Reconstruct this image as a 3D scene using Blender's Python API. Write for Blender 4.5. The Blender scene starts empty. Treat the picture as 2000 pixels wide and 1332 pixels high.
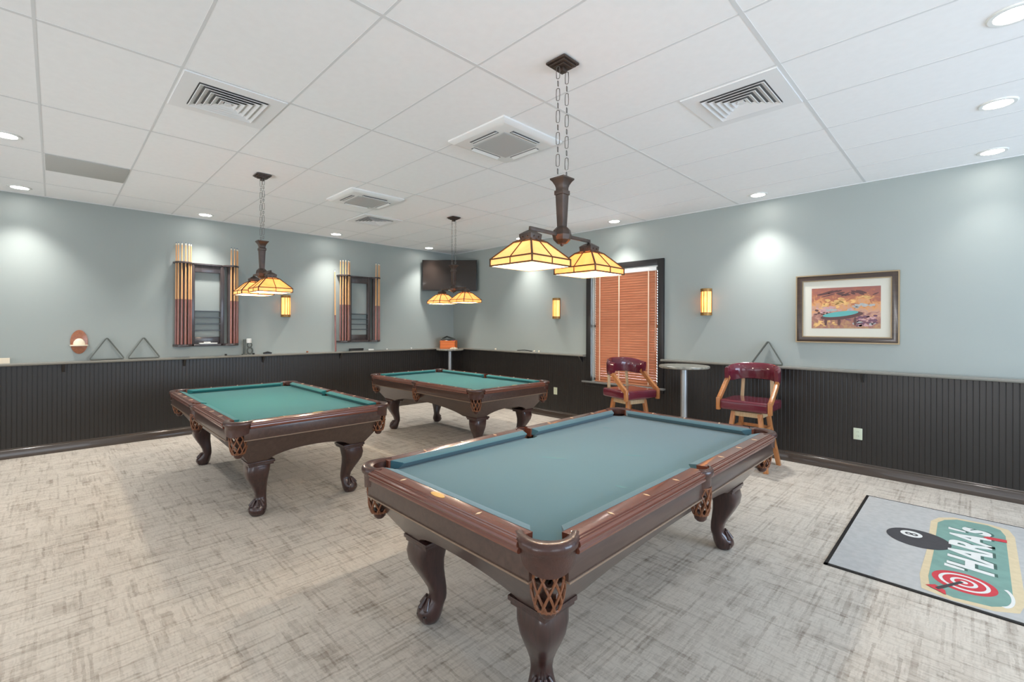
import bpy, bmesh, math, random
from math import pi, sin, cos, radians
from mathutils import Vector, Matrix
random.seed(7)
SC = bpy.context.scene
COL = SC.collection
# ------------------------------------------------------------------ room measures (metres)
XW, YW, ZC = -7.757, 5.990, 3.046      # left wall, back wall, ceiling
XR, YF = 3.6, -3.4                     # right wall and front wall (behind the camera)
CAMZ = 1.531

# ------------------------------------------------------------------ materials
def lin(r, g, b):
    f = lambda c: (c/255/12.92) if c/255 <= .04045 else ((c/255+.055)/1.055)**2.4
    return (f(r), f(g), f(b), 1.0)

def newmat(name):
    m = bpy.data.materials.new(name); m.use_nodes = True
    nt = m.node_tree; b = nt.nodes['Principled BSDF']
    return m, nt, b

def N(nt, t, **kw):
    n = nt.nodes.new(t)
    for k, v in kw.items():
        if k in n.inputs.keys(): n.inputs[k].default_value = v
        else: setattr(n, k, v)
    return n

def mat(name, col, rough=.5, metal=0., spec=.5, var=0., vscale=8., bump=0., bscale=60., coat=0., stretch=(1,1,1), col2=None, sheen=0.):
    m, nt, b = newmat(name)
    b.inputs['Base Color'].default_value = col
    b.inputs['Roughness'].default_value = rough
    b.inputs['Metallic'].default_value = metal
    b.inputs['Specular IOR Level'].default_value = spec
    b.inputs['Coat Weight'].default_value = coat
    b.inputs['Sheen Weight'].default_value = sheen
    tc = N(nt, 'ShaderNodeTexCoord'); mp = N(nt, 'ShaderNodeMapping')
    mp.inputs['Scale'].default_value = stretch
    nt.links.new(tc.outputs['Object'], mp.inputs['Vector'])
    no = N(nt, 'ShaderNodeTexNoise', Scale=vscale, Detail=4.0)
    nt.links.new(mp.outputs[0], no.inputs['Vector'])
    c2 = col2 if col2 else tuple(min(1, c*(1-var)) for c in col[:3])+(1,)
    mx = N(nt, 'ShaderNodeMix', data_type='RGBA')
    mr = N(nt, 'ShaderNodeMapRange'); mr.inputs['From Min'].default_value=.35; mr.inputs['From Max'].default_value=.65
    nt.links.new(no.outputs['Fac'], mr.inputs['Value']); nt.links.new(mr.outputs[0], mx.inputs['Factor'])
    mx.inputs['A'].default_value = col; mx.inputs['B'].default_value = c2
    nt.links.new(mx.outputs['Result'], b.inputs['Base Color'])
    if bump:
        nb = N(nt, 'ShaderNodeTexNoise', Scale=bscale, Detail=3.0)
        nt.links.new(mp.outputs[0], nb.inputs['Vector'])
        bp = N(nt, 'ShaderNodeBump', Strength=bump, Distance=.01)
        nt.links.new(nb.outputs['Fac'], bp.inputs['Height']); nt.links.new(bp.outputs[0], b.inputs['Normal'])
    return m

def emis(name, col, strength, base=(.8,.8,.8,1)):
    m, nt, b = newmat(name)
    b.inputs['Base Color'].default_value = base
    b.inputs['Emission Color'].default_value = col
    b.inputs['Emission Strength'].default_value = strength
    return m

def carpet_mat():
    m, nt, b = newmat('carpet')
    L = nt.links.new
    b.inputs['Roughness'].default_value = .95; b.inputs['Specular IOR Level'].default_value = .15
    tc = N(nt, 'ShaderNodeTexCoord')
    def math(op, a, c=None, c2=None):
        n = N(nt, 'ShaderNodeMath', operation=op)
        for k, v in enumerate((a, c, c2)):
            if v is None: continue
            if isinstance(v, (int, float)): n.inputs[k].default_value = v
            else: L(v, n.inputs[k])
        return n.outputs[0]
    wob = N(nt, 'ShaderNodeTexNoise', Scale=45., Detail=2.); L(tc.outputs['Object'], wob.inputs['Vector'])
    ws = N(nt, 'ShaderNodeVectorMath', operation='SUBTRACT'); L(wob.outputs['Color'], ws.inputs[0]); ws.inputs[1].default_value = (.5,.5,.5)
    wm = N(nt, 'ShaderNodeVectorMath', operation='SCALE'); L(ws.outputs[0], wm.inputs[0]); wm.inputs['Scale'].default_value = .014
    wa = N(nt, 'ShaderNodeVectorMath', operation='ADD'); L(tc.outputs['Object'], wa.inputs[0]); L(wm.outputs[0], wa.inputs[1])
    sp = N(nt, 'ShaderNodeSeparateXYZ'); L(wa.outputs[0], sp.inputs[0])
    X_, Y_ = sp.outputs['X'], sp.outputs['Y']
    def seg(u, v, w, ln, lo, seed):
        """woven dash: rows of width w across u, dashes of length ln along v"""
        row = math('FLOOR', math('DIVIDE', u, w))
        rn = N(nt, 'ShaderNodeTexWhiteNoise', noise_dimensions='1D'); L(math('ADD', row, seed), rn.inputs['W'])
        cell = math('FLOOR', math('ADD', math('DIVIDE', v, ln), math('MULTIPLY', rn.outputs['Value'], 17.)))
        cb = N(nt, 'ShaderNodeCombineXYZ'); L(row, cb.inputs[0]); L(cell, cb.inputs[1]); cb.inputs[2].default_value = seed
        wn = N(nt, 'ShaderNodeTexWhiteNoise', noise_dimensions='3D'); L(cb.outputs[0], wn.inputs['Vector'])
        r = N(nt, 'ShaderNodeMapRange'); r.inputs['From Min'].default_value = lo; r.inputs['From Max'].default_value = 1.
        L(wn.outputs['Value'], r.inputs['Value']); return r.outputs[0]
    terms = [(seg(X_, Y_, .013, .34, .74, 3.), .46), (seg(Y_, X_, .013, .24, .78, 11.), .42), (seg(X_, Y_, .042, .13, .84, 23.), .30), (seg(Y_, X_, .05, .16, .80, 31.), .34),
             (seg(X_, Y_, .006, .05, .5, 41.), .26), (seg(Y_, X_, .006, .04, .5, 53.), .26), (seg(X_, Y_, .11, .30, .6, 61.), .14)]
    tot = None
    for o_, k in terms:
        q = math('MULTIPLY', o_, k); tot = q if tot is None else math('ADD', tot, q)
    tot = math('MINIMUM', math('MULTIPLY', tot, .62), 1.)
    big = N(nt, 'ShaderNodeTexNoise', Scale=1.6, Detail=3.); L(tc.outputs['Object'], big.inputs['Vector'])
    c0 = N(nt, 'ShaderNodeMix', data_type='RGBA'); c0.inputs['A'].default_value = lin(206,198,187); c0.inputs['B'].default_value = lin(197,188,176)
    L(big.outputs['Fac'], c0.inputs['Factor'])
    c1 = N(nt, 'ShaderNodeMix', data_type='RGBA'); c1.inputs['B'].default_value = lin(122,110,98)
    L(tot, c1.inputs['Factor']); L(c0.outputs['Result'], c1.inputs['A'])
    L(c1.outputs['Result'], b.inputs['Base Color'])
    bp = N(nt, 'ShaderNodeBump', Strength=.3, Distance=.004); bp.invert = True; L(tot, bp.inputs['Height']); L(bp.outputs[0], b.inputs['Normal'])
    return m

def wood_mat(name, c1, c2, rough=.3, coat=.5, axis='X', scale=6.):
    m, nt, b = newmat(name); L = nt.links.new
    tc = N(nt, 'ShaderNodeTexCoord'); mp = N(nt, 'ShaderNodeMapping')
    mp.inputs['Scale'].default_value = {'X': (1,9,9), 'Y': (9,1,9), 'Z': (9,9,1)}[axis]
    L(tc.outputs['Object'], mp.inputs['Vector'])
    n = N(nt, 'ShaderNodeTexNoise', Scale=scale, Detail=6., Distortion=.8); L(mp.outputs[0], n.inputs['Vector'])
    cr = N(nt, 'ShaderNodeValToRGB'); cr.color_ramp.elements[0].position = .3; cr.color_ramp.elements[1].position = .7
    cr.color_ramp.elements[0].color = c1; cr.color_ramp.elements[1].color = c2
    L(n.outputs['Fac'], cr.inputs['Fac']); L(cr.outputs[0], b.inputs['Base Color'])
    b.inputs['Roughness'].default_value = rough; b.inputs['Coat Weight'].default_value = coat; b.inputs['Coat Roughness'].default_value = .12
    return m

def glassshade_mat(name, c1, c2, glow):
    m, nt, b = newmat(name); L = nt.links.new
    tc = N(nt, 'ShaderNodeTexCoord')
    n = N(nt, 'ShaderNodeTexNoise', Scale=9., Detail=4., Distortion=1.5); L(tc.outputs['Object'], n.inputs['Vector'])
    mx = N(nt, 'ShaderNodeMix', data_type='RGBA'); mx.inputs['A'].default_value = c1; mx.inputs['B'].default_value = c2
    L(n.outputs['Fac'], mx.inputs['Factor'])
    tr = N(nt, 'ShaderNodeBsdfTranslucent'); L(mx.outputs['Result'], tr.inputs['Color'])
    L(mx.outputs['Result'], b.inputs['Base Color']); b.inputs['Roughness'].default_value = .25
    L(mx.outputs['Result'], b.inputs['Emission Color']); b.inputs['Emission Strength'].default_value = glow
    ms = N(nt, 'ShaderNodeMixShader'); ms.inputs[0].default_value = .55
    L(b.outputs[0], ms.inputs[1]); L(tr.outputs[0], ms.inputs[2])
    L(ms.outputs[0], nt.nodes['Material Output'].inputs['Surface'])
    return m

M = {}
M['wall'] = mat('sage_paint', lin(161,168,164), .5, var=.03, vscale=1.5, bump=.05, bscale=180)
M['ceil'] = mat('ceiling_tile', lin(247,247,247), .9, var=.02, vscale=20, bump=.06, bscale=300)
M['grid'] = mat('ceiling_grid_metal', lin(222,223,223), .6)
M['ventwhite'] = mat('vent_white', lin(228,228,228), .45)
M['ventpanel'] = mat('vent_panel', lin(236,236,236), .6)
M['ventdark'] = mat('duct_dark', lin(120,120,120), .8)
M['acwhite'] = mat('unit_white', lin(232,232,230), .35)
M['acgrille'] = mat('unit_grille', lin(186,186,184), .7, bump=.3, bscale=400)
M['returngrille'] = mat('return_grille', lin(186,186,182), .7, bump=.3, bscale=300)
M['carpet'] = carpet_mat()
M['wains'] = mat('wainscot_paint', lin(40,36,33), .36, var=.08, vscale=3)
M['base'] = mat('baseboard_paint', lin(72,62,55), .22, coat=.4)
M['ledge'] = mat('ledge_paint', lin(128,126,118), .2, coat=.6)
M['black'] = mat('black_paint', lin(34,32,32), .35)
M['plastic_black'] = mat('black_plastic', lin(22,21,22), .3)
M['screen'] = mat('tv_screen', lin(44,36,32), .07, coat=.3)
M['bronze'] = mat('bronze', lin(88,74,66), .42, metal=.55, var=.35, vscale=14)
M['solder'] = mat('dark_solder', lin(92,66,38), .45, metal=.4)
M['chain'] = mat('chain_metal', lin(120,116,112), .35, metal=.8)
M['amber'] = glassshade_mat('amber_glass', (1.0,.72,.40,1), (1.0,.55,.22,1), .55)
M['amber2'] = glassshade_mat('pale_amber_glass', (1.0,.68,.34,1), (1.0,.50,.16,1), .55)
M['bulb'] = emis('bulb_glow', (1,.86,.66,1), 20)
M['lens'] = emis('downlight_lens', (1,.97,.93,1), 30)
M['mica'] = glassshade_mat('sconce_glass', (1.0,.78,.40,1), (1.0,.56,.16,1), 1.3)
M['sconce_metal'] = mat('sconce_metal', lin(150,112,60), .4, metal=.5)
M['rail'] = wood_mat('mahogany_rail', lin(104,58,44), lin(114,66,51), .2, .6, 'Y', 3.)
M['railx'] = wood_mat('mahogany_rail_cross', lin(104,58,44), lin(114,66,51), .2, .6, 'X', 3.)
M['cab'] = wood_mat('dark_mahogany', lin(66,48,42), lin(80,60,52), .3, .4, 'Y', 4.)
M['leg'] = wood_mat('dark_mahogany_leg', lin(46,30,28), lin(70,44,40), .28, .5, 'Z', 5.)
M['gilt'] = mat('pale_trim', lin(140,118,100), .3, metal=.2)
M['leather'] = mat('pocket_leather', lin(72,42,34), .3, var=.25, vscale=30, bump=.15, bscale=120, coat=.3)
M['net'] = mat('net_leather', lin(132,82,52), .45, var=.3, vscale=40)
M['cloth'] = mat('teal_cloth', lin(66,104,116), .95, spec=.12, var=.05, vscale=2.2, bump=.08, bscale=900, sheen=.35)
M['cloth_far'] = mat('green_teal_cloth', lin(40,116,118), .95, spec=.12, var=.05, vscale=2.2, bump=.08, bscale=900, sheen=.2)
M['chalkmark'] = mat('chalk_mark', lin(96,134,140), .95)
M['pearl'] = mat('pearl_inlay', lin(226,196,160), .3)
M['brass'] = mat('brass_plate', lin(200,160,80), .35, metal=.6)
M['blind'] = wood_mat('blind_wood', lin(182,120,88), lin(200,140,106), .4, .2, 'X', 4.)
M['white'] = mat('white_gloss', lin(232,232,228), .35)
M['cord'] = mat('ladder_cord', lin(226,196,170), .8)
M['windowglass'] = mat('window_glass', lin(220,228,232), .03, spec=.5)
M['windowglass'].node_tree.nodes['Principled BSDF'].inputs['Transmission Weight'].default_value = 1
M['maroon'] = mat('maroon_vinyl', lin(104,36,50), .18, var=.12, vscale=8, coat=.5, bump=.05, bscale=20)
M['oak'] = wood_mat('honey_oak', lin(166,104,56), lin(196,134,84), .32, .35, 'Z', 5.)
M['palewood'] = wood_mat('pale_oak', lin(186,156,118), lin(206,178,140), .4, .2, 'Z', 5.)
M['steel'] = mat('brushed_steel', lin(168,170,170), .35, metal=.7)
M['laminate'] = mat('stone_laminate', lin(150,146,134), .3, col2=lin(108,106,98), vscale=30)
M['maple'] = mat('maple_shaft', lin(230,172,116), .28, var=.1, coat=.4)
M['cuebutt'] = wood_mat('cue_butt_wood', lin(124,70,62), lin(158,104,92), .25, .5, 'Z', 5.)
M['cuebutt2'] = wood_mat('cue_butt_rosewood', lin(142,82,68), lin(176,116,98), .25, .5, 'Z', 5.)
M['rack'] = wood_mat('rack_wood', lin(58,49,48), lin(76,66,65), .35, .3, 'Z', 4.)
M['greybar'] = mat('rack_shelf_grey', lin(70,74,78), .4)
M['rubber'] = mat('triangle_plastic', lin(82,86,80), .45)
M['orange'] = mat('orange_plastic', lin(226,122,56), .45)
M['plaque'] = wood_mat('plaque_wood', lin(140,80,48), lin(168,104,66), .35, .3, 'X', 5.)
M['cream'] = mat('cream_shell', lin(236,222,198), .5)
M['ivory'] = mat('outlet_ivory', lin(206,214,190), .4)
M['dark'] = mat('dark_slot', lin(40,40,38), .6)
M['frame'] = wood_mat('picture_frame_wood', lin(50,36,28), lin(70,52,40), .3, .3, 'X', 6.)
M['gold'] = mat('frame_gold', lin(158,138,108), .4, metal=.4)
M['matboard'] = mat('mat_board', lin(214,210,196), .8)
M['blue'] = mat('chalk_blue', lin(70,100,130), .8)

# ------------------------------------------------------------------ mesh builder
class MB:
    def __init__(self): self.v = []; self.f = []; self.mi = []; self.cur = 0
    def add(self, vs, fs):
        o = len(self.v); self.v += [tuple(p) for p in vs]
        for f in fs: self.f.append(tuple(i+o for i in f)); self.mi.append(self.cur)
        return self
    def box(self, x0, x1, y0, y1, z0, z1):
        vs = [(x,y,z) for z in (z0,z1) for y in (y0,y1) for x in (x0,x1)]
        return self.add(vs, [(0,2,3,1),(4,5,7,6),(0,1,5,4),(2,6,7,3),(0,4,6,2),(1,3,7,5)])
    def cbox(self, cx, cy, cz, sx, sy, sz, rz=0., M4=None):
        vs = [Vector((x*sx/2,y*sy/2,z*sz/2)) for z in (-1,1) for y in (-1,1) for x in (-1,1)]
        R = M4 if M4 else Matrix.Rotation(rz, 3, 'Z')
        vs = [R @ v + Vector((cx,cy,cz)) for v in vs]
        return self.add(vs, [(0,2,3,1),(4,5,7,6),(0,1,5,4),(2,6,7,3),(0,4,6,2),(1,3,7,5)])
    def loft(self, rings, closed_ring=True, caps=True, closed_path=False):
        n = len(rings[0]); vs = [p for r in rings for p in r]; fs = []
        K = len(rings)
        for k in range(K if closed_path else K-1):
            k2 = (k+1) % K
            for i in range(n if closed_ring else n-1):
                j = (i+1) % n
                fs.append((k*n+i, k*n+j, k2*n+j, k2*n+i))
        if caps and not closed_path and closed_ring:
            fs.append(tuple(reversed(range(n)))); fs.append(tuple((K-1)*n+i for i in range(n)))
        return self.add(vs, fs)
    def lathe(self, prof, c=(0,0,0), seg=32, a0=0., a1=2*pi, caps=True):
        full = abs(a1-a0-2*pi) < 1e-6
        rings = []
        for r, z in prof:
            rings.append([(c[0]+r*cos(a0+(a1-a0)*i/(seg if full else seg-1)), c[1]+r*sin(a0+(a1-a0)*i/(seg if full else seg-1)), c[2]+z) for i in range(seg)])
        return self.loft(rings, closed_ring=full, caps=caps and full)
    def prism(self, poly, z0, z1, f=None):
        """poly = list of (a,b); f maps (a,b,c)->xyz"""
        f = f or (lambda a,b,c: (a,b,c)); n = len(poly)
        vs = [f(a,b,z0) for a,b in poly] + [f(a,b,z1) for a,b in poly]
        fs = [tuple(reversed(range(n))), tuple(range(n,2*n))] + [(i,(i+1)%n,n+(i+1)%n,n+i) for i in range(n)]
        return self.add(vs, fs)
    def sweep(self, pts, sec, up=(0,0,1), closed=False, scales=None):
        """sec: list of (side, up) offsets; swept along pts"""
        P = [Vector(p) for p in pts]; rings = []; U = Vector(up); K = len(P)
        for k in range(K):
            if closed: t = (P[(k+1)%K]-P[k-1])
            elif k == 0: t = P[1]-P[0]
            elif k == K-1: t = P[-1]-P[-2]
            else: t = (P[k+1]-P[k]).normalized()+(P[k]-P[k-1]).normalized()
            t.normalize(); s = t.cross(U)
            if s.length < 1e-4: s = t.cross(Vector((1,0,0)))
            s.normalize(); u = s.cross(t)
            m = 1.
            if 0 < k < K-1 or closed:
                d = (P[(k+1)%K]-P[k]).normalized(); m = 1/max(.4, d.dot(t))
            q = scales[k] if scales else 1.
            rings.append([P[k]+s*a*q*m+u*b*q for a,b in sec])
        return self.loft(rings, caps=not closed, closed_path=closed)
    def tube(self, pts, r, seg=8, closed=False, scales=None, up=(0,0,1)):
        return self.sweep(pts, [(r*cos(2*pi*i/seg), r*sin(2*pi*i/seg)) for i in range(seg)], up=up, closed=closed, scales=scales)
    def sphere(self, c, r, seg=16, rings=8, s=(1,1,1)):
        rs = []
        for k in range(1, rings):
            a = pi*k/rings
            rs.append([(c[0]+s[0]*r*sin(a)*cos(2*pi*i/seg), c[1]+s[1]*r*sin(a)*sin(2*pi*i/seg), c[2]-s[2]*r*cos(a)) for i in range(seg)])
        return self.loft(rs)
    def build(self, name, m=None, parent=None, smooth=False, bevel=0., bseg=2, loc=None, rot=None, sub=0, angle=35):
        me = bpy.data.meshes.new(name); me.from_pydata(self.v, [], self.f)
        mats = m if isinstance(m, (list, tuple)) else [m]
        for x in mats: me.materials.append(x)
        for i, p in enumerate(me.polygons): p.material_index = self.mi[i]
        bm = bmesh.new(); bm.from_mesh(me); bmesh.ops.recalc_face_normals(bm, faces=bm.faces)
        if bevel:
            ed = [e for e in bm.edges if len(e.link_faces) == 2 and e.calc_face_angle(0) > radians(30)]
            bmesh.ops.bevel(bm, geom=ed, offset=bevel, segments=bseg, affect='EDGES', profile=.6, clamp_overlap=True)
        if sub:
            bmesh.ops.subdivide_edges(bm, edges=bm.edges, cuts=sub, use_grid_fill=True)
        bm.to_mesh(me); bm.free()
        if smooth or bevel:
            for p in me.polygons: p.use_smooth = True
            me.set_sharp_from_angle(angle=radians(angle))
        o = bpy.data.objects.new(name, me); COL.objects.link(o)
        if parent: o.parent = parent
        if loc: o.location = loc
        if rot: o.rotation_euler = rot
        return o

def tag(o, label, cat, group=None, kind=None):
    if label: o['label'] = label
    if cat: o['category'] = cat
    if group: o['group'] = group
    if kind: o['kind'] = kind
    return o
def thing(name, label, cat, loc=(0,0,0), rz=0., group=None):
    o = bpy.data.objects.new(name, None); COL.objects.link(o)
    o.empty_display_size = .05; o.location = loc; o.rotation_euler = (0,0,rz)
    return tag(o, label, cat, group)
def struct(o):
    o['kind'] = 'structure'; return o
def dup(src, loc, rz=None, label=None, group=None):
    def rec(o, par):
        c = o.copy(); COL.objects.link(c)
        if par: c.parent = par
        for ch in list(o.children): rec(ch, c)
        return c
    r = rec(src, None); r.location = loc
    if rz is not None: r.rotation_euler = (0,0,rz)
    if label: r['label'] = label
    if group: r['group'] = group
    return r
def lamp(name, kind, loc, energy, color, parent=None, size=.05, rot=(0,0,0), **kw):
    l = bpy.data.lights.new(name, kind); l.energy = energy; l.color = color
    if kind in ('POINT', 'SPOT'): l.shadow_soft_size = size
    for k, v in kw.items(): setattr(l, k, v)
    o = bpy.data.objects.new(name, l); COL.objects.link(o); o.location = loc; o.rotation_euler = rot
    if parent: o.parent = parent
    return o

# ------------------------------------------------------------------ room shell
T = .15
struct(MB().box(XW-T, XR+T, YF-T, YW+T, -.1, 0).build('floor', M['carpet']))
struct(MB().box(XW-T, XR+T, YF-T, YW+T, ZC, ZC+.1).build('ceiling', M['ceil']))
struct(MB().box(XW-T, XW, YF-T, YW+T, 0, ZC).build('wall_left', M['wall']))
# back wall with the window opening
WX0, WX1, WZ0, WZ1 = -4.22, -3.10, .69, 2.40
w = MB(); w.box(XW, WX0, YW, YW+T, 0, ZC); w.box(WX1, XR, YW, YW+T, 0, ZC); w.box(WX0, WX1, YW, YW+T, 0, WZ0); w.box(WX0, WX1, YW, YW+T, WZ1, ZC)
struct(w.build('wall_back', M['wall']))
# right wall (out of view) with two wide daylight windows
w = MB(); ops = [(-2.6, .8), (2.4, 5.3)]; z0, z1 = .12, 2.6
ys = [YF-T] + [y for o in ops for y in o] + [YW+T]
for i in range(0, len(ys), 2): w.box(XR, XR+T, ys[i], ys[i+1], 0, ZC)
for a, b_ in ops: w.box(XR, XR+T, a, b_, 0, z0); w.box(XR, XR+T, a, b_, z1, ZC)
struct(w.build('wall_right', M['wall']))
w = MB(); opf = [(-7.2, -2.4), (-1.6, 3.0)]  # unseen front openings, made up and widened to let added light in
xs = [XW-T] + [x for o in opf for x in o] + [XR+T]
for i in range(0, len(xs), 2): w.box(xs[i], xs[i+1], YF-T, YF, 0, ZC)
for a, b_ in opf: w.box(a, b_, YF-T, YF, 0, z0); w.box(a, b_, YF-T, YF, z1, ZC)
struct(w.build('wall_front', M['wall']))

# ceiling grid: bars every 1.2485 m along x and .604 m along y
g = MB(); GX0, GDX, GY0, GDY = -3.287, 1.2485, -.0736, .6042
gxs = [GX0+i*GDX for i in range(-3, 6) if XW+.05 < GX0+i*GDX < XR]
gys = [GY0+j*GDY for j in range(-6, 11) if YF < GY0+j*GDY < YW-.05]
for x in gxs: g.box(x-.011, x+.011, YF, YW, ZC-.0015, ZC+.001)
for y in gys: g.box(XW, XR, y-.007, y+.007, ZC-.0012, ZC+.001)
g.box(XW, XW+.02, YF, YW, ZC-.006, ZC+.001); g.box(XW, XR, YW-.02, YW, ZC-.006, ZC+.001)
struct(g.build('trim_1', M['grid']))

# beadboard wainscot
RZ = 1.045
def bead(a0, a1, z0, z1, depth, place, name, sp=.041):
    prof = [(a0, 0)]; n = int((a1-a0)/sp); s = (a1-a0)/max(1, n)
    for i in range(n):
        c = a0+(i+.5)*s
        prof += [(c-.0045, 0), (c-.0022, -.0022), (c+.0,-.0026),(c+.0022, -.0022), (c+.0045, 0)]
    prof.append((a1, 0))
    m = MB(); vs = []; fs = []
    for a, d in prof:
        vs.append(place(a, depth+d, z0)); vs.append(place(a, depth+d, z1))
    for i in range(len(prof)-1): fs.append((2*i, 2*i+2, 2*i+3, 2*i+1))
    k = len(vs); vs += [place(a0,0,z0), place(a0,0,z1), place(a1,0,z0), place(a1,0,z1)]
    e = 2*(len(prof)-1)
    fs += [(k,0,1,k+1), (e,k+2,k+3,e+1)]
    m.add(vs, fs); return m
PL = lambda a, d, z: (XW+d, a, z)
PB = lambda a, d, z: (a, YW-d, z)
struct(bead(YF, YW-.018, 0, RZ+.02, .018, PL, '').build('trim_2', M['wains']))
m1 = bead(XW+.018, -4.31, 0, RZ+.02, .018, PB, '')
m2 = bead(-3.01, XR, 0, RZ+.02, .018, PB, '')
m3 = bead(-4.31, -3.01, 0, .6, .018, PB, '')
m1.add(m2.v, m2.f); m1.add(m3.v, m3.f)
struct(m1.build('trim_3', M['wains']))
# baseboards: moulded profile
bs = [(0,0),(.032,0),(.032,.088),(.027,.096),(.022,.100),(.024,.108),(.018,.116),(0,.116)]
def prof_run(a0, a1, prof, place): 
    return MB().loft([[place(a0, d, z) for d, z in prof], [place(a1, d, z) for d, z in prof]])
o = prof_run(YF, YW, bs, PL).build('baseboard_left', M['base'], smooth=True); struct(o)
o = prof_run(XW, XR, bs, PB).build('baseboard_back', M['base'], smooth=True); struct(o)
# drink ledge on top of the wainscot
ls = [(0,RZ+.012),(.105,RZ+.012),(.118,RZ+.018),(.122,RZ+.03),(.118,RZ+.042),(.105,RZ+.046),(0,RZ+.046)]
struct(prof_run(YF, YW, ls, PL).build('trim_4', M['ledge'], smooth=True))
lb = prof_run(XW+.12, -4.31, ls, PB); l2 = prof_run(-3.01, XR, ls, PB); lb.add(l2.v, l2.f)
struct(lb.build('trim_5', M['ledge'], smooth=True))
LEDGE = RZ+.046
def bracket(place, a, wall, i, lab):
    m = MB(); t = .012
    m.add([place(a-t, .018, RZ+.012), place(a-t, .10, RZ+.012), place(a-t, .085, RZ-.01), place(a-t, .03, RZ-.075), place(a-t, .018, RZ-.085),
           place(a+t, .018, RZ+.012), place(a+t, .10, RZ+.012), place(a+t, .085, RZ-.01), place(a+t, .03, RZ-.075), place(a+t, .018, RZ-.085)],
          [(0,1,2,3,4),(9,8,7,6,5),(0,5,6,1),(1,6,7,2),(2,7,8,3),(3,8,9,4),(4,9,5,0)])
    tag(m.build('shelf_bracket', M['black']), lab, 'bracket', 'brackets under the drink ledge')
for a, lab in ((.085,'small black bracket under the ledge below the oval wall plaque'), (1.286,'small black bracket under the ledge below the first cue rack'),
               (2.288,'small black bracket under the ledge below the wall sconce behind the pool table'), (3.513,'small black bracket under the ledge below the second cue rack')):
    bracket(PL, a, 'l', 0, lab)
for a, lab in ((-4.40,'small black bracket under the ledge just left of the window'), (-.806,'small black bracket under the ledge below the framed picture'),):
    bracket(PB, a, 'b', 0, lab)

# ------------------------------------------------------------------ window with blind
wn = bpy.data.objects.new('window_1', None); COL.objects.link(wn); struct(wn); wn.location = (-3.66, YW, 1.54)
def rel(o, root): o.parent = root; o.matrix_parent_inverse = Matrix.Translation(-Vector(root.location)); return o
f = MB(); X0, X1, Z0, Z1 = -4.31, -3.01, .60, 2.485; d = .035; fw = .09
f.box(X0, X0+fw, YW-d, YW+.02, Z0, Z1); f.box(X1-fw, X1, YW-d, YW+.02, Z0, Z1); f.box(X0+fw, X1-fw, YW-d, YW+.02, Z1-fw, Z1); f.box(X0+fw, X1-fw, YW-d, YW+.02, Z0, Z0+fw-.02)
for a in (0,): pass
rel(f.build('window_frame', M['black'], bevel=.006), wn)
f = MB(); f.box(-4.36, -2.98, YW-.085, YW+.0, .655, .682)
rel(f.build('window_sill', mat('sill_paint', lin(120,120,118), .25), bevel=.008), wn)
f = MB(); f.box(WX0, WX0+.04, YW+.07, YW+.11, WZ0, WZ1); f.box(WX1-.04, WX1, YW+.07, YW+.11, WZ0, WZ1); f.box(WX0, WX1, YW+.07, YW+.11, WZ1-.04, WZ1); f.box(WX0, WX1, YW+.07, YW+.11, WZ0, WZ0+.04); f.box(WX0, WX1, YW+.07, YW+.11, 1.52, 1.56)
rel(f.build('window_sash', M['white']), wn)
rel(MB().box(WX0+.04, WX1-.04, YW+.085, YW+.091, WZ0+.04, WZ1-.04).build('window_pane', M['windowglass']), wn)
bl = thing('window_blind', 'orange-brown wooden slat blind covering the black framed window', 'blind', (-3.65, YW, .7))
BX0, BX1 = -4.150, -3.118
f = MB(); n = 44; zt, zb = 2.315, .70
for i in range(n):
    z = zb+.02+(zt-zb-.03)*i/(n-1); a = radians(58)
    R = Matrix.Rotation(-a, 3, 'X')
    f.cbox((BX0+BX1)/2, YW-.002, z, BX1-BX0, .044, .003, M4=R)
rel(f.build('blind_slats', M['blind']), bl)
rel(MB().box(BX0, BX1, YW-.03, YW+.025, 2.325, 2.375).build('head_rail', M['white'], bevel=.004), bl)
rel(MB().box(BX0, BX1, YW-.022, YW+.02, .684, .704).build('bottom_rail', M['blind'], bevel=.004), bl)
for x in (-4.06, -3.72, -3.24):
    rel(MB().box(x-.009, x+.009, YW-.0265, YW-.0245, .70, 2.33).build('ladder_tape', M['cord']), bl)
rel(MB().tube([(-3.13, YW-.03, 2.33), (-3.13, YW-.032, 1.2)], .004, 6).build('tilt_wand', M['cord']), bl)

# ------------------------------------------------------------------ pool tables
W2, L2 = .672, 1.235
NW, NL = W2-.135, L2-.135
def arc(cx, cy, r, a0, a1, n): return [(cx+r*cos(a0+(a1-a0)*i/n), cy+r*sin(a0+(a1-a0)*i/n)) for i in range(n+1)]

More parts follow.
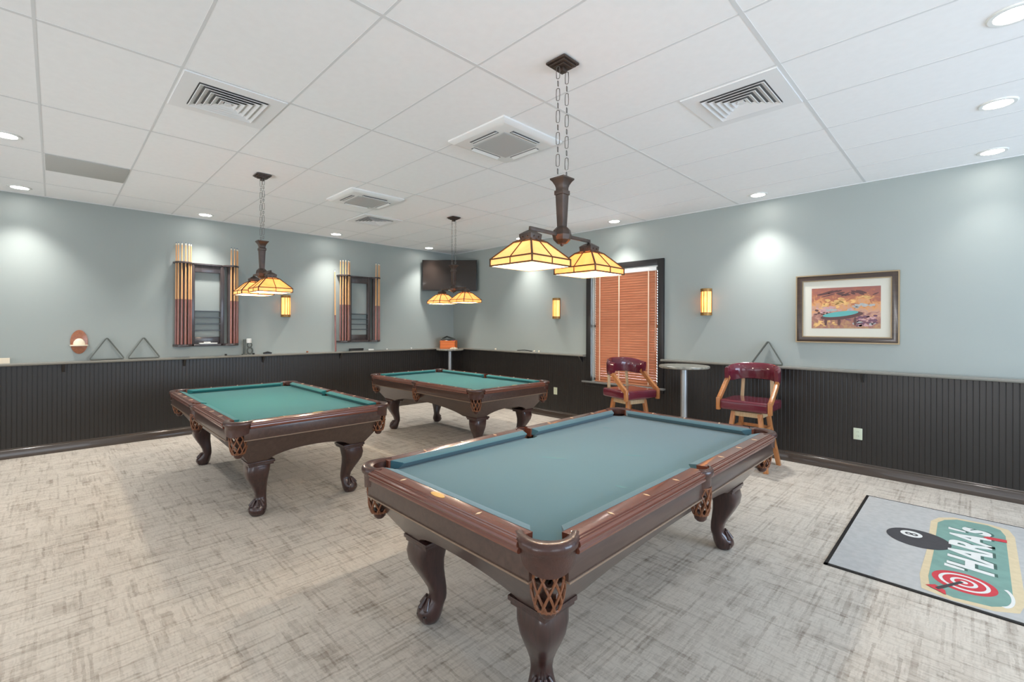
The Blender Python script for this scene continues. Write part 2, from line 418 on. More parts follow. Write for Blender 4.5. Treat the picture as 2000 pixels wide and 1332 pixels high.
def pocket(root, kind, cx, cy, ang):
    """kind corner / side ; local +x axis of the pocket points outward at angle ang"""
    R = Matrix.Rotation(ang, 3, 'Z'); C = Vector((cx, cy, 0))
    tr = lambda p: tuple(R @ Vector(p) + C)
    m = MB()
    if kind == 'corner':
        ro, ri, A = .124, .076, radians(84); n = 24; ox = 0.; zs = .722
    else:
        ro, ri, A = .075, .050, radians(62); n = 12; ox = 0.; zs = .69
    rings = []
    for i in range(n+1):
        t = -1+2*i/n; a = A*t
        scal = .035*(1-abs(t)**2)*0 + (.0 if abs(t) > .62 else .022*cos(t/.62*pi/2)) - (.012 if abs(t) > .86 else 0)
        zb = zs - scal
        so = 1.0
        if kind == 'corner': k = ro*(1+.06*cos(2*a))
        else: k = ro
        def P(r, z): return tr((ox+r*cos(a), r*sin(a), z))
        rings.append([P(ri, .768), P(ri, .806), P(ri+.012, .814), P(k-.018, .817), P(k-.005, .814), P(k+.002, .805), P(k+.004, .794), P(k+.001, .782), P(k-.008, .774), P(k-.010, .75), P(k-.012, zb), P(k-.022, zb), P(k-.022, .765)])
    m.loft(rings)
    p = m.build('pocket', M['leather'], root, smooth=True, angle=50)
    # hanging net
    nr, zt, zb2 = (.062, .725, .565) if kind == 'corner' else (.05, .72, .575)
    cxo = .044 if kind == 'corner' else .016
    def S(a, t):
        r = nr*(1-.05*t-.28*t**4); return tr((cxo+r*cos(a), r*sin(a), zt+(zb2-zt)*t))
    k = MB()
    for s in (1, -1):
        for j in range(9):
            a0 = 2*pi*j/9
            k.tube([S(a0+s*1.25*q/7, q/7) for q in range(8)], .0052, 5)
    for q in (.02, .97):
        k.tube([S(2*pi*i/16, q) for i in range(16)], .005, 5, closed=True)
    nt = k.build('net', M['net'], p, smooth=True)
    k = MB(); c = tr((cxo, 0, 0))
    k.lathe([(.001,zb2-.035),(.018,zb2-.034),(.030,zb2-.022),(.034,zb2-.002),(.034,zb2+.012),(.028,zb2+.012),(.001,zb2-.01)], (c[0],c[1],0), 16)
    k.build('net_cup', M['leather'], nt, smooth=True)
    return p

def cabriole(sx, sy):
    """leg at origin, diagonal outward = (sx,sy)"""
    D = Vector((sx, sy, 0)).normalized(); m = MB(); rings = []
    secs = [(.436,.084,.004,.3),(.41,.086,.012,.3),(.37,.086,.022,.35),(.32,.078,.022,.4),(.27,.065,.006,.45),(.22,.052,-.016,.5),(.175,.043,-.034,.6),(.14,.040,-.040,.7),(.115,.044,-.034,.8),(.09,.056,-.016,1.),(.065,.066,.0,1.),(.04,.066,.006,1.),(.018,.056,.005,1.),(.0,.042,.002,1.)]
    n = 24
    for z, h, off, rnd in secs:
        ring = []
        for i in range(n):
            a = 2*pi*i/n; c, s = cos(a), sin(a)
            e = 2/(2+3.5*(1-rnd)); x = math.copysign(abs(c)**e, c)*h; y = math.copysign(abs(s)**e, s)*h
            ring.append((x+D.x*off, y+D.y*off, z))
        rings.append(ring)
    m.loft(rings)
    base = math.atan2(sy, sx)
    for da in (-1.25, -.42, .42, 1.25):
        a = base+da; pts = []; sc = []
        for z, r, q in ((.125,.026,.6),(.10,.042,.9),(.078,.056,1.1),(.05,.062,1.0),(.028,.057,.9),(.012,.048,.7)):
            pts.append((D.x*-.004+r*cos(a), D.y*-.004+r*sin(a), z)); sc.append(q)
        m.tube(pts, .013, 8, scales=sc)
    return m

def make_table(label, clothmat, marks=True):
    root = thing('pool_table', label, 'pool table', group='pool tables')
    # slate bed with cloth, notched at the pockets
    pr = .062; a = NW+.045; b_ = NL+.045; pl = []
    cc = .10
    def corner(sx, sy):
        cx, cy = sx*(W2-.088), sy*(L2-.088)
        pts = []
        for i in range(9):
            t = i/8; an = (pi/2*t)
            pts.append((cx-sx*.085*cos(an)*1.0+0*sx, cy-sy*.085*sin(an)))
        return pts
    # go counter-clockwise from +x,-y
    c1 = corner(1,-1); c1 = list(reversed(c1)); 
    poly = []
    def side(sx): return [(sx*(a-.0), -.055*sx), (sx*(a-.045), -.05*sx), (sx*(a-.06), 0), (sx*(a-.045), .05*sx), (sx*a, .055*sx)]
    # right side up, top, left side down, bottom
    poly += [(a, -(L2-.088-.085+0.0)-.0)][:0]
    def cpts(sx, sy):
        # concave arc around pocket centre between the long side edge and the short side edge
        cx, cy = sx*(a-.005), sy*(b_-.005); r = .066
        # from long side (x=a) to short side (y=b)
        out = []
        for i in range(9):
            an = pi/2*i/8
            out.append((cx-sx*r*sin(an)+0, cy-sy*r*cos(an)))
        return out
    P1 = cpts(1,-1); P2 = cpts(1,1); P3 = cpts(-1,1); P4 = cpts(-1,-1)
    poly = list(reversed(P1)) + side(1) + P2 + list(reversed(P3)) + side(-1) + P4
    MB().prism(poly, .735, .765).build('playing_cloth', clothmat, root)
    # cushions and wooden rails
    def cush(a0, a1, s0, s1, place, railm):
        # nose from a0 to a1; backs extend s0/s1 further
        sec = [(0,.796,0),(.005,.801,.1),(.052,.811,1),(.056,.766,1),(.026,.768,.35)]
        rings = [[place(a0-s0*q, o_, z) for o_, z, q in sec], [place(a1+s1*q, o_, z) for o_, z, q in sec]]
        MB().loft(rings).build('cushion', clothmat, root, smooth=True, angle=40)
        e0, e1 = a0-s0-.012, a1+s1+.012
        sw = [(.052,.810),(.110,.8135),(.1135,.8125),(.115,.808),(.121,.8075),(.1225,.803),(.128,.802),(.133,.797),(.135,.789),(.132,.782),(.126,.779),(.127,.774),(.131,.769),(.130,.761),(.124,.756),(.056,.752)]
        MB().loft([[place(e0, o_, z) for o_, z in sw], [place(e1, o_, z) for o_, z in sw]]).build('rail', railm, root, smooth=True, angle=25)
    PXp = lambda a_, o_, z: (NW+o_, a_, z); PXm = lambda a_, o_, z: (-NW-o_, a_, z)
    PYp = lambda a_, o_, z: (a_, NL+o_, z); PYm = lambda a_, o_, z: (a_, -NL-o_, z)
    ge, gs = .082, .058
    for pl_ in (PXp, PXm):
        cush(-(NL-ge), -gs, .05, .012, pl_, M['rail']); cush(gs, NL-ge, .012, .05, pl_, M['rail'])
    for pl_ in (PYp, PYm):
        cush(-(NW-ge), NW-ge, .05, .05, pl_, M['railx'])
    # pearl sights
    def sight(x, y, along):
        r1, r2 = (.0055, .017) if along == 'x' else (.017, .0055)
        MB().prism([(x-r1,y),(x,y-r2),(x+r1,y),(x,y+r2)], .812, .8145).build('diamond_sight', M['pearl'], root)
    sp = 2*NL/8
    for s in (1, -1):
        for k in (-3,-2,-1,1,2,3): sight(s*(NW+.088), k*sp, 'y')
        for k in (-1, 0, 1):
            if k or s > 0: sight(k*2*NW/4, s*(NL+.088), 'x')
    m = MB(); n = 20
    m.prism([(.045*cos(2*pi*i/n), -(NL+.086)+.017*sin(2*pi*i/n)) for i in range(n)], .812, .8142)
    m.build('name_plate', M['brass'], root)
    # blind rail (skirt), gilt bead, arched cabinet
    m = MB(); o_ = .02
    for s in (1, -1):
        m.box(s*(W2-o_) if s > 0 else -(W2-o_), (W2-o_-.025) if s > 0 else -(W2-o_-.025), -(L2-.115), L2-.115, .672, .756)
        m.box(-(W2-.115), W2-.115, (L2-o_) if s > 0 else -(L2-o_), (L2-o_-.025) if s > 0 else -(L2-o_-.025), .672, .756)
    m.build('blind_rail', M['cab'], root, bevel=.003)
    m = MB()
    for s in (1, -1):
        m.box(min(s*(W2-.016), s*(W2-.05)), max(s*(W2-.016), s*(W2-.05)), -(L2-.115), L2-.115, .666, .673)
        m.box(-(W2-.115), W2-.115, min(s*(L2-.016), s*(L2-.05)), max(s*(L2-.016), s*(L2-.05)), .666, .673)
    m.build('gilt_bead', M['gilt'], root)
    # cabinet
    zt, zb = .665, .445; it, ib = .045, .195
    def inset(z): return it+(ib-it)*(zt-z)/(zt-zb)
    m = MB(); K = 40
    for side_, half, other in (('x', W2, L2), ('y', L2, W2)):
        for s in (1, -1):
            ro, ri = [], []
            for k in range(K+1):
                t = -1+2*k/K
                sh = max(0., 1-(abs(t)/.74)**2.2) if abs(t) < .74 else 0.
                zz = zb + (.095 if side_ == 'x' else .085)*sh**.8
                row = []
                for thick in (0, .022):
                    for z in (zt, zz):
                        i_ = inset(z)+thick; ext = other-inset(z)-thick
                        aa = t*ext; oo = s*(half-i_)
                        row.append((oo, aa, z) if side_ == 'x' else (aa, oo, z))
                ro.append([row[0], row[1], row[3], row[2]])
            m.loft(ro)
    m.build('cabinet', M['cab'], root, smooth=True, angle=30)
    MB().box(-(W2-.09), W2-.09, -(L2-.09), L2-.09, .66, .735).build('slate', M['cab'], root)
    for sx in (1, -1):
        for sy in (1, -1):
            lx, ly = sx*(W2-.285), sy*(L2-.285)
            l = cabriole(sx, sy).build('leg', M['leg'], root, smooth=True, angle=60, loc=(lx, ly, 0))
            c = MB()
            c.cbox(0, 0, .442, .200, .200, .020)
            c.cbox(0, 0, .424, .184, .184, .018)
            c.build('leg_cap', M['leg'], l, bevel=.004)
    for sx in (1, -1):
        for sy in (1, -1):
            pocket(root, 'corner', sx*(W2-.128), sy*(L2-.128), math.atan2(sy, sx))
        pocket(root, 'side', sx*(W2-.062), 0, 0 if sx > 0 else pi)
    return root

t1 = make_table('nearest pool table, grey-teal cloth, dark mahogany with claw feet', M['cloth'])
t1.location = (-1.605, 2.345, 0)
t2 = make_table('pool table at left in front of the first cue rack, green-teal cloth', M['cloth_far'])
t2.location = (-5.03, 1.56, 0); t2.rotation_euler = (0, 0, pi/2)
t3 = dup(t2, (-5.13, 3.985, 0), pi/2, 'farthest pool table, green-teal cloth, near the corner television')
# chalk streaks lying in the cloth of the nearest table
for (x, y, r, a_) in ((-.12,-.28,.075,.5), (.18,.1,.07,.6), (.42,-.42,.03,.2), (-.35,.62,.03,.5)):
    m = MB(); m.prism([(x+r*cos(q)*cos(a_)-.009*sin(q)*sin(a_), y+r*cos(q)*sin(a_)+.009*sin(q)*cos(a_)) for q in [2*pi*i/14 for i in range(14)]], .7650, .7653)
    m.build('chalk_mark', M['chalkmark'], t1)

# ------------------------------------------------------------------ pendant lamps
def make_pendant(label):
    root = thing('billiard_lamp', label, 'pendant lamp', group='stained glass billiard lamps')
    # origin at the ceiling; arm along local y
    m = MB()
    for h, z0, z1 in ((.068,-.012,0),(.056,-.022,-.012),(.040,-.032,-.022),(.018,-.055,-.032)):
        m.box(-h, h, -h, h, z0, z1)
    m.build('canopy', M['bronze'], root, bevel=.003)
    zt = 2.385-ZC; zc = -.04
    for s in (1, -1):
        k = MB(); n = 10; Lk = (zc-zt)/n
        for i in range(n):
            c = zc-(i+.5)*Lk; a = (pi/2 if i % 2 else 0)+.35; hl, hw = Lk/2+.004, .0105
            pts = []
            for q in range(12):
                th = 2*pi*q/12; u = hw*cos(th); v = (hl-hw)*(1 if sin(th) > .01 else (-1 if sin(th) < -.01 else 0))+hw*sin(th)
                pts.append((u*cos(a), s*.040+u*sin(a), c+v))
            if i % 2: 
                pts = [(p[0]*.75, s*.040+(p[1]-s*.040)*.75, c+(p[2]-c)*.42) for p in pts]
                pass
            k.tube(pts, .0021, 5, closed=True, up=(-sin(a), cos(a), 0))
        # long links need joining small ones: longer first kind
        k.build('chain', M['chain'], root, smooth=True)
    # column
    m = MB(); H0 = 2.06-ZC
    sec = [(.050,zt),(.050,zt-.008),(.040,zt-.02),(.030,zt-.04),(.026,zt-.055),(.026,zt-.07),(.032,zt-.072),(.032,zt-.095),(.027,zt-.097),(.020,H0+.045),(.020,H0+.02)]
    m.loft([[(h,h,z),(-h,h,z),(-h,-h,z),(h,-h,z)] for h, z in reversed(sec)])
    m.build('column', M['bronze'], root, bevel=.0015)
    m = MB(); m.sphere((0,0,H0), .056, 8, 6); m.lathe([(.001,-.065),(.010,-.06),(.012,-.045),(.02,-.03)], (0,0,H0), 8)
    m.build('hub', M['bronze'], root)
    m = MB(); m.sweep([(0,-.272,H0),(0,.272,H0)], [(-.006,-.010),(.006,-.010),(.006,.010),(-.006,.010)]); m.build('arm', M['bronze'], root, bevel=.002)
    for s in (1, -1):
        cy = s*.265
        m = MB(); m.box(-.007,.007,cy-.007,cy+.007,1.99-ZC,2.06-ZC)
        sq = lambda h, z: [(h,cy+h,z-ZC),(-h,cy+h,z-ZC),(-h,cy-h,z-ZC),(h,cy-h,z-ZC)]
        m.loft([sq(.040,1.990), sq(.044,2.026), sq(.026,2.040), sq(.010,2.050)])
        [m.sphere((a*.045, cy+b_*.045+c*.018, 2.010-ZC) if a else (c*.018, cy+b_*.045, 2.010-ZC), .005, 8, 6) for a, b_ in ((1,0),(-1,0),(0,1),(0,-1)) for c in (-1,1)]
        m.build('fitter', M['bronze'], root, bevel=.002)
        m = MB(); th = .004
        outer = [(.150,1.857),(.150,1.892),(.062,1.982),(.038,1.995)]
        rr = [sq(h,z) for h,z in outer] + [sq(h-th,z-.002) for h,z in reversed(outer)]
        m.loft(rr, caps=False, closed_path=True)
        sh = m.build('lamp_shade', M['amber'] if s < 0 else M['amber2'], root)
        # solder lines
        k = MB(); r = .0042
        for h, z in ((.151,1.857),(.151,1.892),(.064,1.983)):
            k.tube(sq(h,z), r, 6, closed=True)
        for sx, sy in ((1,1),(1,-1),(-1,1),(-1,-1)):
            k.tube([(sx*h, cy+sy*h, z-ZC) for h, z in ((.151,1.857),(.151,1.892),(.063,1.983),(.039,1.996))], r*1.25, 6)
        for ax in range(4):
            a = ax*pi/2; c, s2 = round(cos(a)), round(sin(a))
            k.tube([(c*h, cy+s2*h, z-ZC) for h, z in ((.152,1.857),(.152,1.892),(.063,1.984),(.040,1.996))], r*.8, 6)
        k.build('solder_lines', M['solder'], sh, smooth=True)
        MB().sphere((0,cy,1.925-ZC), .022, 12, 8, (1,1,1.4)).build('bulb', M['bulb'], root, smooth=True)
        lamp('bulb_light', 'POINT', (0,cy,1.885-ZC), 24, (1,.88,.70), root, .03)
    return root
p1 = make_pendant('two-shade stained glass lamp hanging over the nearest pool table'); p1.location = (-1.66, 2.058, ZC-.006)
p2 = dup(p1, (-5.045, 1.48, ZC-.006), -pi/2, 'two-shade stained glass lamp hanging in front of the first cue rack')
p3 = dup(p1, (-5.09, 3.93, ZC-.006), -pi/2, 'two-shade stained glass lamp hanging in front of the corner television')

# ------------------------------------------------------------------ wall sconces
def make_sconce(label):
    root = thing('wall_sconce', label, 'wall lamp', group='amber wall sconces')
    # wall plane at local y=0, facing -y
    H = .345; w = .070
    def half(r, z0, z1, d=.085): 
        return MB().prism([(w*r*cos(pi+pi*i/16), d*r*sin(pi+pi*i/16)) for i in range(17)], z0, z1)
    MB().box(-w*.98, w*.98, -.012, 0, -H/2, H/2).build('back_plate', M['sconce_metal'], root)
    half(1.02, H/2-.038, H/2).build('top_band', M['sconce_metal'], root)
    half(1.02, -H/2, -H/2+.038).build('bottom_band', M['sconce_metal'], root)
    m = MB(); pr = [(w*.95*cos(pi+pi*i/16), .08*sin(pi+pi*i/16)) for i in range(17)]
    pi_ = [(x*.95, y*.95) for x, y in pr]
    m.loft([[(x,y,z) for x,y in pr]+[(x,y,z) for x,y in reversed(pi_)] for z in (-H/2+.03, H/2-.03)])
    m.build('glass_shade', M['mica'], root, smooth=True)
    for a in (pi*1.03, pi*1.32, pi*1.5, pi*1.68, pi*1.97):
        m = MB(); x, y = w*.98*cos(a), .084*sin(a); m.cbox(x, y, 0, .007, .007, H-.03, a); m.build('strap', M['sconce_metal'], root)
    lamp('sconce_light', 'POINT', (0,-.04,0), 1.6, (1,.70,.36), root, .02)
    return root
s1 = make_sconce('amber wall sconce between the window and the framed picture'); s1.location = (-2.432, YW-.001, 1.855)
s2 = dup(s1, (-4.93, YW-.001, 1.835), 0, 'amber wall sconce between the corner television and the window')
s3 = dup(s1, (XW+.001, 2.625, 1.84), pi/2, 'amber wall sconce on the wall between the two cue racks')

# ------------------------------------------------------------------ downlights
def make_down(label):
    root = thing('recessed_downlight', label, 'ceiling light', group='recessed ceiling downlights')
    MB().lathe([(.070,-.002),(.073,-.008),(.092,-.008),(.097,-.004),(.098,0),(.07,0)], seg=36, caps=False).build('trim_ring', M['white'], root, smooth=True)
    MB().lathe([(.001,-.004),(.072,-.004),(.072,-.001),(.001,-.001)], seg=36).build('lens', M['lens'], root)
    lamp('downlight_beam', 'SPOT', (0,0,-.012), 170, (1,.975,.94), root, .09, spot_size=radians(94), spot_blend=1.0)
    return root
dl = [(-7.43,-.27,'recessed downlight by the left wall, nearest the left picture edge'), (-7.43,1.47,'recessed downlight by the left wall above the first cue rack'),
      (-7.43,3.30,'recessed downlight by the left wall between the two cue racks'), (-7.43,5.14,'recessed downlight by the left wall nearest the corner television'),
      (-5.50,5.69,'recessed downlight by the back wall hidden behind the near lamp shade'), (-3.63,5.69,'recessed downlight above the window with the wooden blind'),
      (-1.73,5.69,'recessed downlight above the gap between sconce and framed picture'), (.12,5.69,'recessed downlight by the back wall, farthest of the three at the right'),
      (.12,4.50,'middle recessed downlight of the three at the right'), (.14,3.27,'nearest recessed downlight of the three at the right, cut by the picture edge'),
      (-5.46,-.28,'recessed downlight cut by the left picture edge'), (-3.55,-.9,'added recessed downlight behind the camera, left of it'), (-1.7,-1.2,'added recessed downlight behind the camera, beside it'), (1.2,.8,'added recessed downlight out of frame to the right'), (1.2,-1.4,'added recessed downlight out of frame behind the camera to the right')]  # last four are added beyond view to brighten the near floor
d0 = None
for x, y, lab in dl:
    if d0 is None: d0 = make_down(lab); d0.location = (x, y, ZC)
    else:
        q_ = dup(d0, (x, y, ZC), 0, lab)
        if x > 0 or y < -.27:           # these are dimmed
            for ch in q_.children:
                if ch.type == 'LIGHT': ch.data = ch.data.copy(); ch.data.energy = 40 if y > 3 else 110

# ------------------------------------------------------------------ ceiling vents and cassette units
def make_diffuser(label, panel=.29, inner=.20, rz=0.):
    root = thing('ceiling_vent', label, 'air vent', group='square louvred ceiling vents', rz=rz)
    m = MB(); z = -.007
    for s in (1,-1):
        m.box(min(s*inner,s*panel), max(s*inner,s*panel), -panel, panel, z, 0)
        m.box(-inner, inner, min(s*inner,s*panel), max(s*inner,s*panel), z, 0)
    m.build('vent_panel', M['ventpanel'], root)
    MB().box(-inner, inner, -inner, inner, -.001, 0).build('duct', M['ventdark'], root)
    k = 5
    for i in range(k):
        h = inner-.004-i*(inner-.02)/k; dd = .026; m = MB()
        sq = lambda q, z_: [(q,q,z_),(-q,q,z_),(-q,-q,z_),(q,-q,z_)]
        m.loft([sq(h,-.016), sq(h-dd,-.003), sq(h-dd-.003,-.003), sq(h-.004,-.018)], caps=False, closed_path=True)
        m.build('louvre_ring', M['ventwhite'], root)
    MB().prism([(-.018,-.018),(.018,-.018),(.018,.018),(-.018,.018)], -.016, -.004).build('centre_plate', M['ventwhite'], root)
    return root
v1 = make_diffuser('square louvred ceiling vent over the left side of the carpet'); v1.location = (-3.585, .835, ZC-.001)
v2 = dup(v1, (-1.095, 3.255, ZC-.001), 0, 'square louvred ceiling vent to the right of the near hanging lamp')
v3 = dup(v1, (-6.08, 3.26, ZC-.001), 0, 'square louvred ceiling vent just beyond the farther air unit')
def make_cassette(label):
    root = thing('air_conditioner', label, 'air conditioner', group='ceiling cassette air units')
    m = MB(); h = .33
    sq = lambda q, z_: [(q,q,z_),(-q,q,z_),(-q,-q,z_),(q,-q,z_)]
    m.loft([sq(h,0), sq(h,-.012), sq(h-.035,-.034), sq(h-.07,-.038)]); m.build('panel', M['acwhite'], root, bevel=.003)
    m = MB(); q = .185; m.loft([sq(q,-.037), sq(q,-.042), sq(q-.01,-.045)]); m.build('intake_grille', M['acgrille'], root)
    for a in range(4):
        R = Matrix.Rotation(a*pi/2, 3, 'Z'); m = MB()
        c = R @ Vector((.228, 0, 0)); m.cbox(c.x, c.y, -.0385, .040, .30, .004, M4=R); s_ = m.build('air_slot', M['ventdark'], root)
        m = MB(); c = R @ Vector((.232, 0, -.045)); m.cbox(c.x, c.y, c.z, .034, .29, .003, M4=R @ Matrix.Rotation(.38, 3, 'Y')); m.build('louvre', M['acwhite'], s_)
    return root
a1 = make_cassette('white ceiling air unit beside the near hanging lamp'); a1.location = (-2.70, 2.605, ZC)
a2 = dup(a1, (-5.11, 2.625, ZC), 0, 'white ceiling air unit between the two far hanging lamps')
m = MB(); m.box(-6.39, -5.80, -.06, .52, ZC-.008, ZC+.001)
rp = tag(m.build('return_vent', M['returngrille'], bevel=.002), 'flat grey return air panel set in the ceiling at left', 'air vent')

# ------------------------------------------------------------------ television in the corner
tv = thing('television', 'black flat television mounted high across the room corner', 'television', (-7.757+.44, 5.99-.44, 2.535), radians(45))
# local: screen faces -y (towards the room), corner lies at +y
MB().box(-.54,.54,-.02,.035,-.305,.305).build('housing', M['plastic_black'], tv, bevel=.006)
MB().box(-.525,.525,-.0225,-.0195,-.285,.292).build('screen', M['screen'], tv)
m = MB(); m.box(-.12,.12,.035,.06,-.12,.12); m.box(-.03,.03,.06,.585,-.03,.03); m.build('wall_bracket', M['plastic_black'], tv)
m = MB(); m.box(-.02,.02,-.0235,-.022,-.299,-.292); m.build('badge', M['ivory'], tv)

# ------------------------------------------------------------------ cue racks and cues
def cue_mesh():
    pass
cue_src = None
def make_cue(butt):
    root = thing('pool_cue', '', 'pool cue')
    MB().lathe([(.001,0),(.0145,.002),(.015,.01),(.0125,.62),(.001,.62)], seg=12).build('butt', butt, root, smooth=True)
    MB().lathe([(.001,.62),(.0125,.62),(.0068,1.36),(.001,1.36)], seg=12).build('shaft', M['maple'], root, smooth=True)
    m = MB(); m.lathe([(.001,1.36),(.0068,1.36),(.0065,1.385),(.001,1.385)], seg=12); m.build('ferrule', M['cream'], root, smooth=True)
    MB().lathe([(.001,1.385),(.0065,1.385),(.005,1.395),(.001,1.398)], seg=12).build('tip', M['blue'], root, smooth=True)
    return root
protos = [make_cue(M['cuebutt']), make_cue(M['cuebutt2'])]; used = [False, False]
def place_cue(loc, label, group, rot=(0,0,0), k=0):
    if not used[k]: c = protos[k]; used[k] = True
    else: c = dup(protos[k], loc)
    c.location = loc; c.rotation_euler = rot; c['label'] = label; c['group'] = group
    return c
ORD = ['first','second','third','fourth','fifth','sixth','seventh']
def make_rack(label):
    root = thing('cue_rack', label, 'cue rack', group='wooden wall cue racks')
    # local: wall at x=0, extends +x, width along y, z from 0 (base) to 1.16
    def lobes(z0, z1):
        pts = [(0,-.40)]
        for cy in (-.285,):
            pts += [(.125*sin(pi*i/12)+.045, cy-.105*cos(pi*i/12)) for i in range(13)]
        pts += [(.07,-.165), (.07,.165)]
        pts += [(.125*sin(pi*i/12)+.045, .285-.105*cos(pi*i/12)) for i in range(13)]
        pts += [(0,.40)]
        return MB().prism(pts, z0, z1)
    lobes(1.145, 1.168).build('top_plate', M['rack'], root, bevel=.003)
    lobes(0, .03).build('base_plate', M['rack'], root, bevel=.003)
    for s in (-1, 1):
        m = MB(); m.box(0,.062,min(s*.155,s*.205),max(s*.155,s*.205),.03,1.145); m.build('side_post', M['rack'], root, bevel=.003)
        m = MB(); m.lathe([(.042,.03),(.042,1.145)], (.055,s*.285,0), 16); m.build('core_post', M['rack'], root, smooth=True)
    MB().box(0,.05,-.155,.155,1.045,1.145).build('top_rail', M['rack'], root, bevel=.003)
    MB().box(0,.022,-.155,.155,.03,.13).build('bottom_rail', M['rack'], root, bevel=.003)
    for z in (.22,.31,.40,.49):
        MB().box(0,.058,-.155,.155,z,z+.012).build('ball_shelf', M['greybar'], root)
    return root
RK = [(1.555, 1.235, 'first'), (3.855, 1.243, 'second')]
rk1 = make_rack('dark wooden cue rack on the left wall, nearer the ball triangles'); rk1.location = (XW, 1.555, 1.235)
rk2 = dup(rk1, (XW, 3.855, 1.243), 0, 'dark wooden cue rack on the left wall, nearer the corner television')
def cluster(ry, rz, cy, angs, rackname, side, k0=0):
    n = len(angs)
    for i, a in enumerate(angs):
        a = radians(a); x = .055+.085*cos(a)+.0; y = cy+.088*sin(a)
        place_cue((XW+x, ry+y, rz+.031), '%s pool cue from the left in the %s bunch of the %s cue rack' % (ORD[i], side, rackname),
                  'cues in the racks', k=(i+k0) % 2)
A1, A2 = 'nearer', 'farther'
cluster(1.555, 1.235, -.285, (-80,-50,-22,6,34,62), A1, 'left', 0)
cluster(1.555, 1.235, .285, (-8,20,48,76), A1, 'right', 1)
cluster(3.855, 1.243, -.285, (-70,-38,-8,24,56), A2, 'left', 0)
cluster(3.855, 1.243, .285, (-10,24,60), A2, 'right', 1)
place_cue((XW+.10, 3.40, LEDGE), 'pool cue leaning on the wall at the left side of the farther cue rack', 'cues in the racks', rot=(0,radians(-1.8),0), k=0)
# folded things on the base of the first rack
m = MB(); m.cbox(XW+.10, 1.52, 1.274, .07, .15, .016, .1); m.cbox(XW+.10, 1.60, 1.274, .06, .13, .014, -.3); m.cbox(XW+.10, 1.54, 1.289, .05,.07,.014,.5)
tag(m.build('white_cloth', M['white'], bevel=.005), 'crumpled white cloth lying on the base of the nearer cue rack', 'cloth')

# ------------------------------------------------------------------ ball triangles leaning on the wall
def tri_mesh(w_, h_, t=.012, dpt=.03):
    r = .028; pts = []
    V = [(-w_/2, 0), (w_/2, 0), (0, h_)]
    for i in range(3):
        p = Vector(V[i]); a = (Vector(V[i-1])-p).normalized(); b_ = (Vector(V[(i+1) % 3])-p).normalized()
        q0 = p+a*r; q1 = p+b_*r
        for s in range(6):
            u = s/5; pts.append((1-u)**2*q0+2*u*(1-u)*p+u*u*q1)
    P3 = [(0, p.x, p.y) for p in pts]
    return MB().sweep(P3, [(-t/2,-dpt/2),(t/2,-dpt/2),(t/2,dpt/2),(-t/2,dpt/2)], up=(1,0,0), closed=True)
def triangle(loc, rz, label, tilt):
    o = tri_mesh(.335, .275).build('ball_triangle', M['rubber'], smooth=True, angle=50)
    o.location = loc; o.rotation_euler = (0, tilt, rz)
    tag(o, label, 'ball rack', 'triangular ball racks leaning on the ledge'); return o
triangle((XW+.075, .478, LEDGE+.008), 0, 'triangular ball rack leaning on the left wall, next to the oval plaque', radians(-9))
triangle((XW+.075, .843, LEDGE+.008), 0, 'triangular ball rack leaning on the left wall, next to the nearer cue rack', radians(-9))
triangle((-1.695, YW-.075, LEDGE+.008), -pi/2, 'triangular ball rack on the back ledge behind the right maroon stool', radians(-9))

# ------------------------------------------------------------------ oval plaque, card, ledge clutter
pq = thing('wall_plaque', 'oval brown wooden plaque with a cream cap on it, on the left wall', 'plaque', (XW, .222, 1.32))
m = MB(); n = 32
m.prism([(.080*cos(2*pi*i/n), .146*sin(2*pi*i/n)) for i in range(n)], 0, .02, lambda a,b,c: (c, a, b)); m.build('backboard', M['plaque'], pq, bevel=.004)
m = MB(); rings = []
for k in range(7):
    t = k/6; rr = .056*cos(t*pi/2*.97); rings.append([(.02+max(0,rr*.75*sin(pi*i/12)), rr*cos(pi*i/12), -.035+.078*sin(t*pi/2)) for i in range(13)])
m.loft(rings, closed_ring=False); m.prism([(.02+.085*sin(pi*i/14), .084*cos(pi*i/14)) for i in range(15)], -.048, -.034)
m.build('cap', M['cream'], pq, smooth=True)
cd = MB().cbox(XW+.07, -.40, LEDGE+.032, .012, .10, .062).build('folded_card', M['cream']); tag(cd, 'small cream card standing on the ledge at the left picture edge', 'card')
hd = thing('brush_holder', 'dark ornamental holder with a white top standing on the left ledge', 'holder', (XW+.07, 2.02, LEDGE))
m = MB(); m.box(-.012,.012,-.014,.014,0,.23); m.box(-.03,.03,-.03,.03,0,.012); m.build('stand', M['rubber'], hd, bevel=.003)
m = MB(); m.tube([(0, .075+.035*cos(2*pi*i/14), .06+.045*sin(2*pi*i/14)) for i in range(14)], .011, 6, closed=True, up=(1,0,0)); m.tube([(0,.07+.03*cos(2*pi*i/14),.145+.035*sin(2*pi*i/14)) for i in range(14)], .008, 6, closed=True, up=(1,0,0)); m.build('scroll', M['rubber'], hd, smooth=True)
m = MB(); m.lathe([(.001,.175),(.034,.175),(.036,.19),(.036,.235),(.028,.24),(.001,.24)], (0,.06,0), 16); m.build('cup', M['white'], hd, smooth=True)
def clutter(loc, s, mt, name, label, cat, rz=0.):
    o = MB().cbox(0,0,s[2]/2,s[0],s[1],s[2],rz).build(name, mt, bevel=min(s)*.18, loc=loc); tag(o, label, cat)
    return o
LX = XW+.065
br = thing('table_brush', 'long dark table brush lying on the ledge below the farther cue rack', 'brush', (LX, 3.79, LEDGE))
MB().box(-.02,.02,-.13,.13,.018,.042).build('brush_block', M['black'], br, bevel=.006); MB().box(-.018,.018,-.125,.125,0,.018).build('bristles', M['dark'], br)
